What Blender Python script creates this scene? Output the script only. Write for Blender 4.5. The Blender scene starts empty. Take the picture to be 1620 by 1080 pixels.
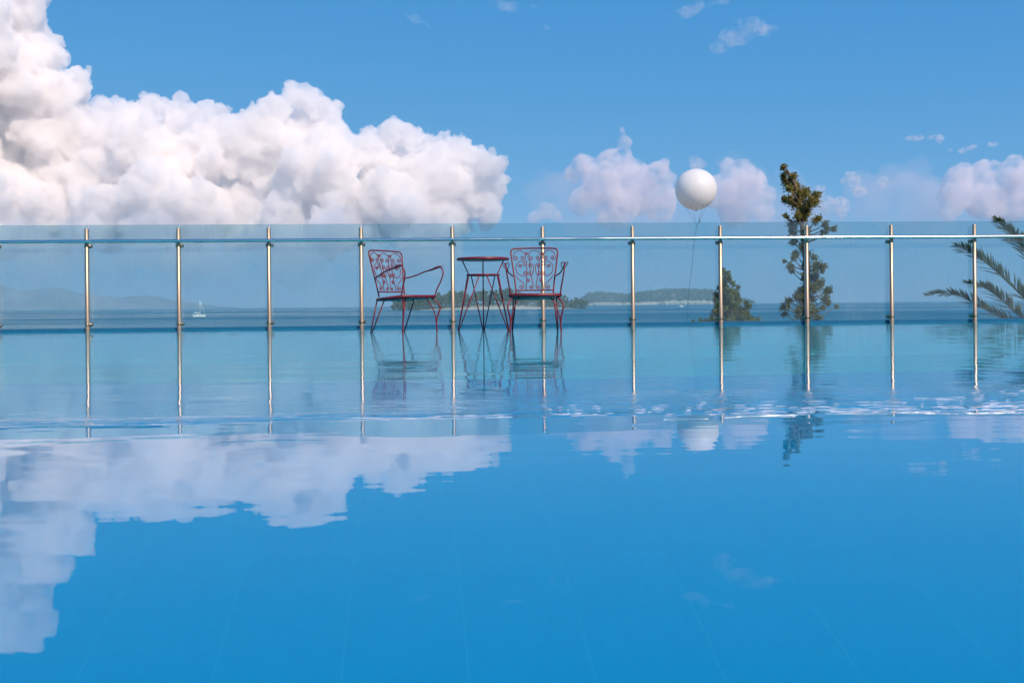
import bpy, bmesh, math, random
import numpy as np
from mathutils import Vector, Matrix

random.seed(7)
rng = np.random.default_rng(11)
scene = bpy.context.scene
C = scene.collection
R = math.radians

# ------------------------------------------------------------------ camera
CAM = Vector((0.0, 0.0, 0.28))
YAW, ROLL, F_PX, HOR = 0.0613, -0.0094, 1575.0, 58.0      # pixels of the 1620 x 1080 photograph
_f = Vector((math.sin(YAW), math.cos(YAW), 0))
_r0 = Vector((math.cos(YAW), -math.sin(YAW), 0))
_u0 = Vector((0, 0, 1))
_r = _r0 * math.cos(ROLL) + _u0 * math.sin(ROLL)
_u = -_r0 * math.sin(ROLL) + _u0 * math.cos(ROLL)
cd = bpy.data.cameras.new('camera')
cd.sensor_width = 36.0
cd.lens = 35.0
cd.shift_y = -HOR / 1620.0
cd.clip_start = 0.05
cd.clip_end = 120000.0
cam = bpy.data.objects.new('camera', cd)
C.objects.link(cam)
M4 = Matrix((_r, _u, -_f)).transposed().to_4x4()
M4.translation = CAM
cam.matrix_world = M4
scene.camera = cam

# ------------------------------------------------------------------ sky, sun, exposure
SUN_AZ, SUN_EL = R(151), R(39)          # clockwise from +Y, above the horizon
sun_vec = Vector((math.sin(SUN_AZ) * math.cos(SUN_EL), math.cos(SUN_AZ) * math.cos(SUN_EL), math.sin(SUN_EL)))
world = bpy.data.worlds.new('World')
scene.world = world
world.use_nodes = True
wn, wl = world.node_tree.nodes, world.node_tree.links
wn.clear()
w_out = wn.new('ShaderNodeOutputWorld')
w_bg = wn.new('ShaderNodeBackground')
w_sky = wn.new('ShaderNodeTexSky')
w_sky.sky_type = 'NISHITA'
w_sky.sun_disc = False
w_sky.sun_elevation = SUN_EL
w_sky.sun_rotation = SUN_AZ
w_sky.altitude = 0
w_sky.air_density = 0.35
w_sky.dust_density = 0.1
w_sky.ozone_density = 1.0
w_bg.inputs['Strength'].default_value = 0.13
# grade of the whole sky: clear maritime blue with a gentle rise of brightness to the horizon
w_sep = wn.new('ShaderNodeSeparateColor'); w_com = wn.new('ShaderNodeCombineColor')
wl.new(w_sky.outputs[0], w_sep.inputs[0])
for ci, (gain, gam) in enumerate(((0.42, 1.10), (0.465, 0.36), (0.67, 0.10))):
    w_m1 = wn.new('ShaderNodeMath'); w_m1.operation = 'MULTIPLY'; w_m1.inputs[1].default_value = 0.155
    w_m2 = wn.new('ShaderNodeMath'); w_m2.operation = 'POWER'; w_m2.inputs[1].default_value = gam
    w_m3 = wn.new('ShaderNodeMath'); w_m3.operation = 'MULTIPLY'; w_m3.inputs[1].default_value = gain / 0.155
    wl.new(w_sep.outputs[ci], w_m1.inputs[0]); wl.new(w_m1.outputs[0], w_m2.inputs[0])
    wl.new(w_m2.outputs[0], w_m3.inputs[0]); wl.new(w_m3.outputs[0], w_com.inputs[ci])
wl.new(w_com.outputs[0], w_bg.inputs[0])
wl.new(w_bg.outputs[0], w_out.inputs[0])
sd = bpy.data.lights.new('sun', 'SUN')
sd.energy = 4.2
sd.angle = R(0.5)
sd.color = (1.0, 0.80, 0.64)
so = bpy.data.objects.new('sun', sd)
C.objects.link(so)
so.rotation_euler = (-sun_vec).to_track_quat('-Z', 'Y').to_euler()
so.location = (20, -20, 30)
scene.view_settings.view_transform = 'Standard'
scene.view_settings.look = 'None'
scene.view_settings.exposure = 0.36
scene.view_settings.gamma = 1.0
scene.cycles.caustics_refractive = True
scene.cycles.caustics_reflective = False
scene.cycles.max_bounces = 36
scene.cycles.transparent_max_bounces = 32
scene.cycles.transmission_bounces = 10
scene.cycles.volume_bounces = 32
scene.cycles.volume_step_rate = 2.0
scene.cycles.volume_max_steps = 128
scene.cycles.sample_clamp_indirect = 6.0

# ------------------------------------------------------------------ helpers
def ray(u, v):
    return _f * F_PX + _r * (u - 810.0) + _u * (540.0 - v - HOR)

def at(u, v, Y):
    d = ray(u, v)
    return CAM + d * (Y / d.y)

def on_level(u, v, z):
    d = ray(u, v)
    return CAM + d * ((z - CAM.z) / d.z)

def tag(o, label=None, cat=None, group=None, kind=None):
    if label: o['label'] = label
    if cat: o['category'] = cat
    if group: o['group'] = group
    if kind: o['kind'] = kind
    return o

def empty(name, loc=(0, 0, 0), rz=0.0):
    o = bpy.data.objects.new(name, None)
    C.objects.link(o)
    o.location = loc
    o.rotation_euler = (0, 0, rz)
    o.empty_display_size = 0.2
    return o

def link(name, me, mat, parent=None, smooth=True):
    if mat is not None and len(me.materials) == 0:
        for m in (mat if isinstance(mat, (list, tuple)) else [mat]):
            me.materials.append(m)
    if smooth and len(me.polygons):
        me.polygons.foreach_set('use_smooth', [True] * len(me.polygons))
    o = bpy.data.objects.new(name, me)
    C.objects.link(o)
    o.parent = parent
    return o

class MB:
    """collects boxes, tubes and lathes into one mesh"""
    def __init__(self):
        self.v, self.f, self.m = [], [], []
    def add(self, vs, fs, mi=0):
        b = len(self.v)
        self.v += [tuple(p) for p in vs]
        self.f += [tuple(b + i for i in q) for q in fs]
        self.m += [mi] * len(fs)
    def box(self, x0, x1, y0, y1, z0, z1, mi=0):
        vs = [(x0, y0, z0), (x1, y0, z0), (x1, y1, z0), (x0, y1, z0), (x0, y0, z1), (x1, y0, z1), (x1, y1, z1), (x0, y1, z1)]
        self.add(vs, [(3, 2, 1, 0), (4, 5, 6, 7), (0, 1, 5, 4), (1, 2, 6, 5), (2, 3, 7, 6), (3, 0, 4, 7)], mi)
    def tube(self, pts, rad, n=8, cap=True, mi=0, closed=False):
        pts = [Vector(p) for p in pts]
        k = len(pts)
        rads = rad if isinstance(rad, (list, tuple)) else [rad] * k
        ring = []
        prev = None
        for i, p in enumerate(pts):
            if closed:
                t = pts[(i + 1) % k] - pts[i - 1]
            else:
                t = pts[min(i + 1, k - 1)] - pts[max(i - 1, 0)]
            if t.length < 1e-9: t = Vector((0, 0, 1))
            t.normalize()
            if prev is None:
                a = t.cross(Vector((0, 0, 1)))
                if a.length < 1e-3: a = t.cross(Vector((1, 0, 0)))
            else:
                a = prev - t * prev.dot(t)
                if a.length < 1e-6: a = t.cross(Vector((1, 0, 0)))
            a.normalize()
            prev = a
            b = t.cross(a)
            ring.append([p + (a * math.cos(2 * math.pi * j / n) + b * math.sin(2 * math.pi * j / n)) * rads[i] for j in range(n)])
        vs = [q for rr in ring for q in rr]
        fs = []
        for i in range(k if closed else k - 1):
            i2 = (i + 1) % k
            for j in range(n):
                j2 = (j + 1) % n
                fs.append((i * n + j, i * n + j2, i2 * n + j2, i2 * n + j))
        if cap and not closed:
            fs.append(tuple(range(n - 1, -1, -1)))
            fs.append(tuple((k - 1) * n + j for j in range(n)))
        self.add(vs, fs, mi)
    def lathe(self, prof, n=16, origin=(0, 0, 0), mi=0):
        ox, oy, oz = origin
        vs = [(ox + r * math.cos(2 * math.pi * j / n), oy + r * math.sin(2 * math.pi * j / n), oz + z) for r, z in prof for j in range(n)]
        fs = []
        for i in range(len(prof) - 1):
            for j in range(n):
                j2 = (j + 1) % n
                fs.append((i * n + j, i * n + j2, (i + 1) * n + j2, (i + 1) * n + j))
        fs.append(tuple(range(n - 1, -1, -1)))
        fs.append(tuple((len(prof) - 1) * n + j for j in range(n)))
        self.add(vs, fs, mi)
    def mesh(self, name):
        me = bpy.data.meshes.new(name)
        me.from_pydata(self.v, [], self.f)
        me.polygons.foreach_set('material_index', self.m)
        me.update()
        return me
    def build(self, name, mat, parent=None, smooth=True):
        return link(name, self.mesh(name), mat, parent, smooth)

def smooth_path(pts, sub=6, closed=False):
    """Catmull-Rom through the points"""
    P = [Vector(p) for p in pts]
    n = len(P)
    out = []
    for i in range(n if closed else n - 1):
        p0 = P[i - 1] if (i > 0 or closed) else P[0] * 2 - P[1]
        p1 = P[i]
        p2 = P[(i + 1) % n]
        p3 = P[(i + 2) % n] if (closed or i + 2 < n) else P[-1] * 2 - P[-2]
        for k in range(sub):
            t = k / sub
            out.append(0.5 * ((2 * p1) + (p2 - p0) * t + (2 * p0 - 5 * p1 + 4 * p2 - p3) * t * t + (3 * p1 - p0 - 3 * p2 + p3) * t ** 3))
    if not closed:
        out.append(P[-1])
    return out

def np_mesh(name, V, Fq):
    """fast mesh from numpy arrays (faces all of one size)"""
    me = bpy.data.meshes.new(name)
    V = np.asarray(V, dtype=np.float32)
    Fq = np.asarray(Fq, dtype=np.int32)
    k = Fq.shape[1]
    me.vertices.add(len(V))
    me.vertices.foreach_set('co', V.ravel())
    me.loops.add(Fq.size)
    me.loops.foreach_set('vertex_index', Fq.ravel())
    me.polygons.add(len(Fq))
    me.polygons.foreach_set('loop_start', np.arange(0, Fq.size, k, dtype=np.int32))
    me.polygons.foreach_set('loop_total', np.full(len(Fq), k, dtype=np.int32))
    me.update(calc_edges=True)
    me.validate()
    return me

# ------------------------------------------------------------------ materials
def new_mat(name):
    m = bpy.data.materials.new(name)
    m.use_nodes = True
    nt = m.node_tree
    nt.nodes.clear()
    out = nt.nodes.new('ShaderNodeOutputMaterial')
    return m, nt, nt.nodes, nt.links, out

def noise(nt, scale, detail=4, rough=0.55, vec=None, dims='3D'):
    n = nt.nodes.new('ShaderNodeTexNoise')
    n.inputs['Scale'].default_value = scale
    n.inputs['Detail'].default_value = detail
    n.inputs['Roughness'].default_value = rough
    if vec is not None: nt.links.new(vec, n.inputs['Vector'])
    return n

def ramp(nt, src, stops):
    r = nt.nodes.new('ShaderNodeValToRGB')
    e = r.color_ramp.elements
    while len(e) < len(stops): e.new(0.5)
    for i, (p, c) in enumerate(stops):
        e[i].position = p
        e[i].color = (c, c, c, 1) if isinstance(c, (int, float)) else (*c, 1)
    nt.links.new(src, r.inputs['Fac'])
    return r

def coords(nt, scale=(1, 1, 1), kind='Object'):
    tc = nt.nodes.new('ShaderNodeTexCoord')
    mp = nt.nodes.new('ShaderNodeMapping')
    mp.inputs['Scale'].default_value = scale
    nt.links.new(tc.outputs[kind], mp.inputs['Vector'])
    return mp.outputs['Vector']

def math_node(nt, op, a, b=None, clamp=False):
    n = nt.nodes.new('ShaderNodeMath')
    n.operation = op
    n.use_clamp = clamp
    for i, x in enumerate((a, b)):
        if x is None: continue
        if isinstance(x, (int, float)): n.inputs[i].default_value = x
        else: nt.links.new(x, n.inputs[i])
    return n.outputs[0]

def pbr(name, c1, c2=None, scale=6.0, rough=0.6, metal=0.0, bump=0.0, bscale=40.0, spec=0.5, kind='Object', stretch=(1, 1, 1), rvar=0.0):
    m, nt, N, L, out = new_mat(name)
    b = N.new('ShaderNodeBsdfPrincipled')
    b.inputs['Roughness'].default_value = rough
    b.inputs['Metallic'].default_value = metal
    b.inputs['Specular IOR Level'].default_value = spec
    v = coords(nt, stretch, kind)
    n = noise(nt, scale, 5, 0.6, v)
    rp = ramp(nt, n.outputs['Fac'], [(0.3, c1), (0.7, c2 or c1)])
    L.new(rp.outputs['Color'], b.inputs['Base Color'])
    if rvar:
        n3 = noise(nt, scale * 2.3, 4, 0.6, v)
        rr = ramp(nt, n3.outputs['Fac'], [(0.3, max(0, rough - rvar)), (0.7, min(1, rough + rvar))])
        L.new(rr.outputs['Color'], b.inputs['Roughness'])
    if bump:
        n2 = noise(nt, bscale, 4, 0.6, v)
        bp = N.new('ShaderNodeBump')
        bp.inputs['Strength'].default_value = bump
        bp.inputs['Distance'].default_value = 0.02
        L.new(n2.outputs['Fac'], bp.inputs['Height'])
        L.new(bp.outputs['Normal'], b.inputs['Normal'])
    L.new(b.outputs[0], out.inputs['Surface'])
    return m

def leaf_mat(name, cols, trans=0.25, rough=0.55):
    m, nt, N, L, out = new_mat(name)
    g = N.new('ShaderNodeNewGeometry')
    n = len(cols)
    rp = ramp(nt, g.outputs['Random Per Island'], [(i / max(1, n - 1), c) for i, c in enumerate(cols)])
    b = N.new('ShaderNodeBsdfPrincipled')
    b.inputs['Roughness'].default_value = rough
    b.inputs['Specular IOR Level'].default_value = 0.3
    L.new(rp.outputs['Color'], b.inputs['Base Color'])
    t = N.new('ShaderNodeBsdfTranslucent')
    L.new(rp.outputs['Color'], t.inputs['Color'])
    mx = N.new('ShaderNodeMixShader')
    mx.inputs[0].default_value = trans
    L.new(b.outputs[0], mx.inputs[1])
    L.new(t.outputs[0], mx.inputs[2])
    L.new(mx.outputs[0], out.inputs['Surface'])
    return m

STEEL = pbr('brushed_steel_post', (0.47, 0.37, 0.265), (0.57, 0.46, 0.34), 30, 0.50, 1.0, 0.05, 300, stretch=(1, 1, 0.05), rvar=0.08)
RAIL = pbr('polished_steel_rail', (0.66, 0.66, 0.66), (0.74, 0.73, 0.71), 20, 0.22, 1.0, rvar=0.06, stretch=(0.05, 1, 1))
CLAMP = pbr('cast_steel_clamp', (0.30, 0.23, 0.16), (0.42, 0.33, 0.24), 50, 0.35, 1.0)
RED = pbr('red_lacquered_iron', (0.130, 0.004, 0.012), (0.185, 0.006, 0.018), 25, 0.38, 0.0, 0.1, 200, 0.5, rvar=0.1)
TILE_BLUE = pbr('blue_mosaic_kerb', (0.006, 0.085, 0.19), (0.010, 0.13, 0.26), 60, 0.3, 0, 0.1, 90)
STONE = pbr('terrace_stone', (0.42, 0.38, 0.33), (0.52, 0.48, 0.42), 3, 0.8, 0, 0.2, 30)
EARTH = pbr('dry_slope_earth', (0.14, 0.13, 0.07), (0.24, 0.20, 0.12), 0.4, 0.95, 0, 0.4, 3)
BARK = pbr('conifer_bark', (0.12, 0.075, 0.045), (0.22, 0.14, 0.085), 12, 0.9, 0, 0.6, 25, stretch=(1, 1, 0.2))
ROCK = pbr('shore_rock', (0.42, 0.36, 0.30), (0.56, 0.50, 0.43), 0.06, 0.95, 0, 0.3, 0.3)
WHITE_HULL = pbr('white_gelcoat', (0.78, 0.78, 0.76), (0.82, 0.82, 0.80), 2, 0.35)
DARK_TRIM = pbr('dark_boat_trim', (0.03, 0.04, 0.06), (0.05, 0.06, 0.08), 4, 0.3)
STRING = pbr('dark_tether_cord', (0.03, 0.035, 0.05), (0.05, 0.05, 0.07), 20, 0.8)

# balloon: thin white latex, slightly translucent
BALLOON, nt, N, L, out = new_mat('white_balloon_latex')
b = N.new('ShaderNodeBsdfPrincipled')
nn = noise(nt, 3.0, 3, 0.5, coords(nt))
rp = ramp(nt, nn.outputs['Fac'], [(0.3, (0.90, 0.90, 0.90)), (0.7, (0.93, 0.93, 0.93))])
L.new(rp.outputs['Color'], b.inputs['Base Color'])
b.inputs['Roughness'].default_value = 0.45
tr = N.new('ShaderNodeBsdfTranslucent')
tr.inputs['Color'].default_value = (0.95, 0.95, 0.95, 1)
mx = N.new('ShaderNodeMixShader')
mx.inputs[0].default_value = 0.4
L.new(b.outputs[0], mx.inputs[1]); L.new(tr.outputs[0], mx.inputs[2]); L.new(mx.outputs[0], out.inputs['Surface'])

# tinted balustrade glass with a thin film of salt spray and run marks
GLASS, nt, N, L, out = new_mat('tinted_salted_glass')
tp = N.new('ShaderNodeBsdfTransparent')
tp.inputs['Color'].default_value = (0.76, 0.88, 0.90, 1)
gl = N.new('ShaderNodeBsdfGlossy')
gl.inputs['Roughness'].default_value = 0.02
fr = N.new('ShaderNodeFresnel')
fr.inputs['IOR'].default_value = 1.45
m1 = N.new('ShaderNodeMixShader')
L.new(fr.outputs[0], m1.inputs[0]); L.new(tp.outputs[0], m1.inputs[1]); L.new(gl.outputs[0], m1.inputs[2])
df = N.new('ShaderNodeBsdfDiffuse')
df.inputs['Color'].default_value = (0.50, 0.66, 0.76, 1)
vv = coords(nt, (9, 1, 0.5), 'Object')
n1 = noise(nt, 6.0, 6, 0.7, vv)
v2 = coords(nt, (1, 1, 1), 'Object')
n2 = noise(nt, 1.6, 5, 0.6, v2)
mm = math_node(nt, 'MULTIPLY', n1.outputs['Fac'], n2.outputs['Fac'])
film = ramp(nt, mm, [(0.12, 0.015), (0.30, 0.06), (0.50, 0.17)])
m2 = N.new('ShaderNodeMixShader')
L.new(film.outputs['Color'], m2.inputs[0]); L.new(m1.outputs[0], m2.inputs[1]); L.new(df.outputs[0], m2.inputs[2])
L.new(m2.outputs[0], out.inputs['Surface'])

# pool water: clear, mirror calm near the camera, a ripple front 2.5 m out, fine ripples beyond
POOLW, nt, N, L, out = new_mat('clear_pool_water')
gb = N.new('ShaderNodeBsdfGlass')
gb.inputs['IOR'].default_value = 1.333
gb.inputs['Roughness'].default_value = 0.0
gb.inputs['Color'].default_value = (0.97, 0.99, 1.0, 1)
tc = N.new('ShaderNodeTexCoord')
sx = N.new('ShaderNodeSeparateXYZ')
L.new(tc.outputs['Object'], sx.inputs[0])
X, Y = sx.outputs['X'], sx.outputs['Y']
def mapped(scale):
    mp = N.new('ShaderNodeMapping'); mp.inputs['Scale'].default_value = scale
    L.new(tc.outputs['Object'], mp.inputs['Vector']); return mp.outputs['Vector']
def mrange(src, a, b, c, d, smooth=True):
    mr = N.new('ShaderNodeMapRange')
    mr.interpolation_type = 'SMOOTHSTEP' if smooth else 'LINEAR'
    L.new(src, mr.inputs['Value'])
    for nme, val in (('From Min', a), ('From Max', b), ('To Min', c), ('To Max', d)): mr.inputs[nme].default_value = val
    return mr.outputs['Result']
# wobble of the ripple front
wob = noise(nt, 1.3, 3, 0.6, mapped((1, 0.2, 1)))
yw = math_node(nt, 'ADD', Y, math_node(nt, 'MULTIPLY', math_node(nt, 'SUBTRACT', wob.outputs['Fac'], 0.5), 0.22))
front = math_node(nt, 'MULTIPLY', mrange(yw, 2.45, 2.50, 0, 1), mrange(yw, 2.52, 2.66, 1, 0))
side = mrange(X, -0.6, 0.9, 0.12, 1.0)
turb = math_node(nt, 'MULTIPLY', math_node(nt, 'MULTIPLY', mrange(yw, 2.46, 2.6, 0, 1), mrange(yw, 2.75, 3.25, 1, 0)), side)
far = mrange(yw, 2.5, 3.2, 0.0, 1.0)
nf = noise(nt, 5.0, 3, 0.55, mapped((0.5, 2.6, 1)))       # front wavelets
nt1 = noise(nt, 16.0, 3, 0.6, mapped((0.6, 1.2, 1)))       # turbulence
nr = noise(nt, 3.2, 3, 0.5, mapped((0.45, 1.3, 1)))        # gentle far ripples
nc = noise(nt, 1.3, 3, 0.5, mapped((0.5, 1.4, 1)))         # long calm swell near the camera
h = math_node(nt, 'MULTIPLY', math_node(nt, 'MULTIPLY', math_node(nt, 'SUBTRACT', nf.outputs['Fac'], 0.5), front), 0.020)
h = math_node(nt, 'ADD', h, math_node(nt, 'MULTIPLY', math_node(nt, 'MULTIPLY', math_node(nt, 'SUBTRACT', nt1.outputs['Fac'], 0.5), turb), 0.006))
h = math_node(nt, 'ADD', h, math_node(nt, 'MULTIPLY', math_node(nt, 'MULTIPLY', math_node(nt, 'SUBTRACT', nr.outputs['Fac'], 0.5), far), 0.0026))
nm = noise(nt, 5.5, 2, 0.5, mapped((0.4, 1.5, 1)))
h = math_node(nt, 'ADD', h, math_node(nt, 'MULTIPLY', nm.outputs['Fac'], 0.0004))
h = math_node(nt, 'ADD', h, math_node(nt, 'MULTIPLY', nc.outputs['Fac'], 0.0030))
bp = N.new('ShaderNodeBump')
bp.inputs['Strength'].default_value = 1.0
bp.inputs['Distance'].default_value = 1.0
L.new(h, bp.inputs['Height'])
L.new(bp.outputs['Normal'], gb.inputs['Normal'])
L.new(gb.outputs[0], out.inputs['Surface'])

# pool lining
LINER = pbr('blue_pool_lining', (0.001, 0.375, 0.71), (0.002, 0.41, 0.75), 0.6, 0.6, 0, 0, spec=0.0)
SHELF = pbr('pale_shelf_lining', (0.004, 0.60, 0.74), (0.02, 0.66, 0.78), 0.8, 0.6, 0, 0, spec=0.0)
SEAM = pbr('pale_lining_weld', (0.002, 0.405, 0.73), (0.015, 0.455, 0.76), 1.2, 0.6, 0, 0, spec=0.0)

# sea
SEA, nt, N, L, out = new_mat('sea_water')
b = N.new('ShaderNodeBsdfPrincipled')
b.inputs['Base Color'].default_value = (0.004, 0.155, 0.240, 1)
b.inputs['Specular IOR Level'].default_value = 0.16
b.inputs['IOR'].default_value = 1.333
b.inputs['Roughness'].default_value = 0.12
tc = N.new('ShaderNodeTexCoord')
def mapped(scale):
    mp = N.new('ShaderNodeMapping'); mp.inputs['Scale'].default_value = scale
    L.new(tc.outputs['Object'], mp.inputs['Vector']); return mp.outputs['Vector']
w1 = noise(nt, 0.5, 4, 0.6, mapped((0.5, 1, 1)))
slick = noise(nt, 0.0026, 4, 0.55, mapped((0.35, 1.0, 1)))
sl = ramp(nt, slick.outputs['Fac'], [(0.42, 0.10), (0.56, 1.0)])
rgh = ramp(nt, slick.outputs['Fac'], [(0.42, 0.20), (0.56, 0.46)])
L.new(rgh.outputs['Color'], b.inputs['Roughness'])
hh = math_node(nt, 'MULTIPLY', w1.outputs['Fac'], sl.outputs['Color'])
bp = N.new('ShaderNodeBump')
bp.inputs['Strength'].default_value = 1.0
bp.inputs['Distance'].default_value = 0.9
L.new(hh, bp.inputs['Height'])
L.new(bp.outputs['Normal'], b.inputs['Normal'])
L.new(b.outputs[0], out.inputs['Surface'])

# cloud matter
CLOUD, nt, N, L, out = new_mat('cumulus_cloud')
v = N.new('ShaderNodeVolumePrincipled')
v.inputs['Color'].default_value = (1.0, 0.988, 0.978, 1)
v.inputs['Density'].default_value = 0.0080
v.inputs['Anisotropy'].default_value = 0.0
L.new(v.outputs[0], out.inputs['Volume'])

def vapour(name, dens, nscale, lo, hi, col=(0.97, 0.95, 0.97)):
    m, nt, N, L, out = new_mat(name)
    v = N.new('ShaderNodeVolumePrincipled')
    v.inputs['Color'].default_value = (*col, 1)
    n = noise(nt, nscale, 5, 0.6, coords(nt))
    rp = ramp(nt, n.outputs['Fac'], [(lo, 0.0), (hi, 1.0)])
    L.new(math_node(nt, 'MULTIPLY', rp.outputs['Color'], dens), v.inputs['Density'])
    L.new(v.outputs[0], out.inputs['Volume'])
    return m

# ------------------------------------------------------------------ setting: sea, land, pool
FY = 12.7356            # the fence line
SEA_Z = -7.0
def disc(name, rad, z, mat, n=96):
    me = bpy.data.meshes.new(name)
    me.from_pydata([(rad * math.cos(2 * math.pi * i / n), rad * math.sin(2 * math.pi * i / n), z) for i in range(n)], [], [tuple(range(n))])
    return tag(link(name, me, mat, None, False), kind='structure')
disc('sea', 12500.0, SEA_Z, SEA)

# pool water sheet
PX0, PX1, PY0 = -13.0, 16.0, -0.45
PY1 = FY + 0.055
SHELF_Y, SHELF_Z, FLOOR_Z = 5.1, -0.05, -1.22
me = bpy.data.meshes.new('pool_water')
me.from_pydata([(PX0, PY0, 0), (PX1, PY0, 0), (PX1, PY1, 0), (PX0, PY1, 0)], [], [(0, 1, 2, 3)])
tag(link('pool_water', me, POOLW, None, False), kind='structure')

# pool shell: floor slab, walls and the shallow shelf the furniture stands on
mb = MB(); mb.box(PX0 - 0.3, PX1 + 0.3, PY0 - 0.3, SHELF_Y + 0.2, FLOOR_Z - 0.3, FLOOR_Z - 0.004)
pool_floor = tag(mb.build('pool_floor', LINER, None, False), kind='structure')
mb = MB(); mb.box(PX0, PX1, SHELF_Y, FY + 0.056, FLOOR_Z - 0.25, SHELF_Z)
tag(mb.build('pool_shelf', SHELF, None, False), kind='structure')
mb = MB()
mb.box(PX0 - 0.3, PX0, PY0 - 0.3, FY + 0.056, FLOOR_Z - 0.2, 0.02)
mb.box(PX1, PX1 + 0.3, PY0 - 0.3, FY + 0.056, FLOOR_Z - 0.2, 0.02)
mb.box(PX0, PX1, PY0 - 0.3, PY0, FLOOR_Z - 0.2, 0.02)
tag(mb.build('pool_wall', LINER, None, False), kind='structure')

# floor lining in welded widths: each strip one piece with its weld bead
STRIP = 0.247
ANG = R(2.3)
mb = MB()
L0, L1 = -0.2, SHELF_Y + 0.1
mb.box(0.0, STRIP - 0.001, L0, L1, -0.006, 0.0, 0)
mb.box(-0.0020, 0.0020, L0, L1, -0.006, 0.0003, 1)
strip_me = mb.mesh('floor_strip')
strip_me.materials.append(LINER); strip_me.materials.append(SEAM)
for k in range(-16, 22):
    o = bpy.data.objects.new('floor_strip', strip_me)
    C.objects.link(o)
    o.location = (0.107 + k * STRIP / math.cos(ANG), 0, FLOOR_Z)
    o.rotation_euler = (0, 0, ANG)
    o.parent = pool_floor

# kerb behind the balustrade and the terrace round the pool
mb = MB(); mb.box(PX0 - 3, PX1 + 3, FY + 0.058, FY + 0.26, -0.9, 0.034)
tag(mb.build('pool_kerb', TILE_BLUE, None, False), kind='structure')
mb = MB()
mb.box(PX0 - 9, PX0 - 0.302, -9, FY + 0.056, -0.6, 0.03)
mb.box(PX1 + 0.302, PX1 + 9, -9, FY + 0.056, -0.6, 0.03)
mb.box(PX0 - 0.3, PX1 + 0.3, -9, PY0 - 0.302, -0.6, 0.03)
tag(mb.build('terrace', STONE, None, False), kind='structure')
mb = MB(); mb.box(PX0 - 9, PX1 + 9, FY + 0.262, FY + 0.7, -6.5, -0.55)
tag(mb.build('retaining_wall', STONE, None, False), 'plain stone retaining wall dropping below the pool kerb', 'wall')

# the slope under the terrace, running down into the sea
def slope_z(y):
    t = min(1, max(0, (y - 13) / 75))
    return -3.2 - 5.0 * t ** 0.8
nx, ny = 60, 40
V, Fq = [], []
for j in range(ny + 1):
    yy = FY + 0.5 + 85 * j / ny
    for i in range(nx + 1):
        xx = -80 + 180 * i / nx
        V.append((xx, yy, slope_z(yy) + 0.35 * math.sin(xx * .31 + yy * .2) * math.sin(yy * .37 - xx * .11)))
for j in range(ny):
    for i in range(nx):
        a = j * (nx + 1) + i
        Fq.append((a, a + 1, a + nx + 2, a + nx + 1))
tag(link('hillside', np_mesh('hillside', V, Fq), EARTH), kind='structure')

# ------------------------------------------------------------------ balustrade
bal = tag(empty('glass_balustrade', (0, FY, 0)), 'long glass balustrade with steel posts and handrail along the pool edge', 'balustrade')
post_u = [137.7, 282.8, 425.6, 571.6, 716, 858.8, 1001, 1139.8, 1276.5, 1410.3, 1541.8]
px = [at(u, 437, FY).x for u in post_u]
sp = (px[-1] - px[0]) / 10
px = [px[0] - 2 * sp, at(-7.5, 450, FY).x] + px + [px[-1] + sp * 0.98, px[-1] + 2 * sp]
mb = MB(); mb.lathe([(0.045, -0.056), (0.045, -0.046), (0.0245, -0.044), (0.0245, 1.268), (0.0225, 1.277), (0.016, 1.2800)], 20)
post_me = mb.mesh('post')
mb = MB()
mb.tube([(0, -0.058, 1.115 - 0.012), (0, -0.02, 1.09)], 0.008, 8)
bracket_me = mb.mesh('rail_bracket')
def clamp_mesh():
    mb = MB()
    mb.tube([(0, 0.015, 0), (0, 0.05, 0)], 0.014, 10)
    mb.tube([(0, 0.040, 0), (0, 0.046, 0), (0, 0.075, 0), (0, 0.081, 0)], [0.02, 0.028, 0.028, 0.02], 14)
    mb.box(-0.045, 0.045, 0.046, 0.078, -0.02, 0.02)
    return mb.mesh('glass_clamp')
clamp_me = clamp_mesh()
mb = MB(); mb.lathe([(0.026, -0.012), (0.0285, -0.009), (0.0285, 0.009), (0.026, 0.012)], 18)
collar_me = mb.mesh('collar')
for x in px:
    p = link('post', post_me, STEEL, bal); p.location = (x, 0, 0)
    q = link('rail_bracket', bracket_me, CLAMP, p)
    for zc in (0.078, 1.062):
        q = link('glass_clamp', clamp_me, CLAMP, p); q.location = (0, 0, zc)
        q = link('collar', collar_me, CLAMP, p); q.location = (0, 0, zc)
for i in range(len(px) - 1):
    mb = MB(); mb.box(px[i] + 0.006, px[i + 1] - 0.006, 0.056, 0.068, 0.037, 1.328)
    g = mb.build('glass_pane', GLASS, bal, False)
mb = MB()
rail_pts = [(px[0] - 0.6 + (px[-1] - px[0] + 1.2) * i / 24, -0.060, 1.117) for i in range(25)]
mb.tube(rail_pts, 0.0205, 16)
mb.build('handrail', RAIL, bal)

# ------------------------------------------------------------------ wrought iron chairs and table
def spiral(cx, cy, r, a0, turns, sgn, n=22):
    """from the outside in; a0 is the angle of the outer end"""
    out = []
    for i in range(n + 1):
        t = i / n
        a = a0 + sgn * turns * 2 * math.pi * t
        rr = r * (1 - 0.86 * t)
        out.append((cx + rr * math.cos(a), cy + rr * math.sin(a)))
    return out

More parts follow.
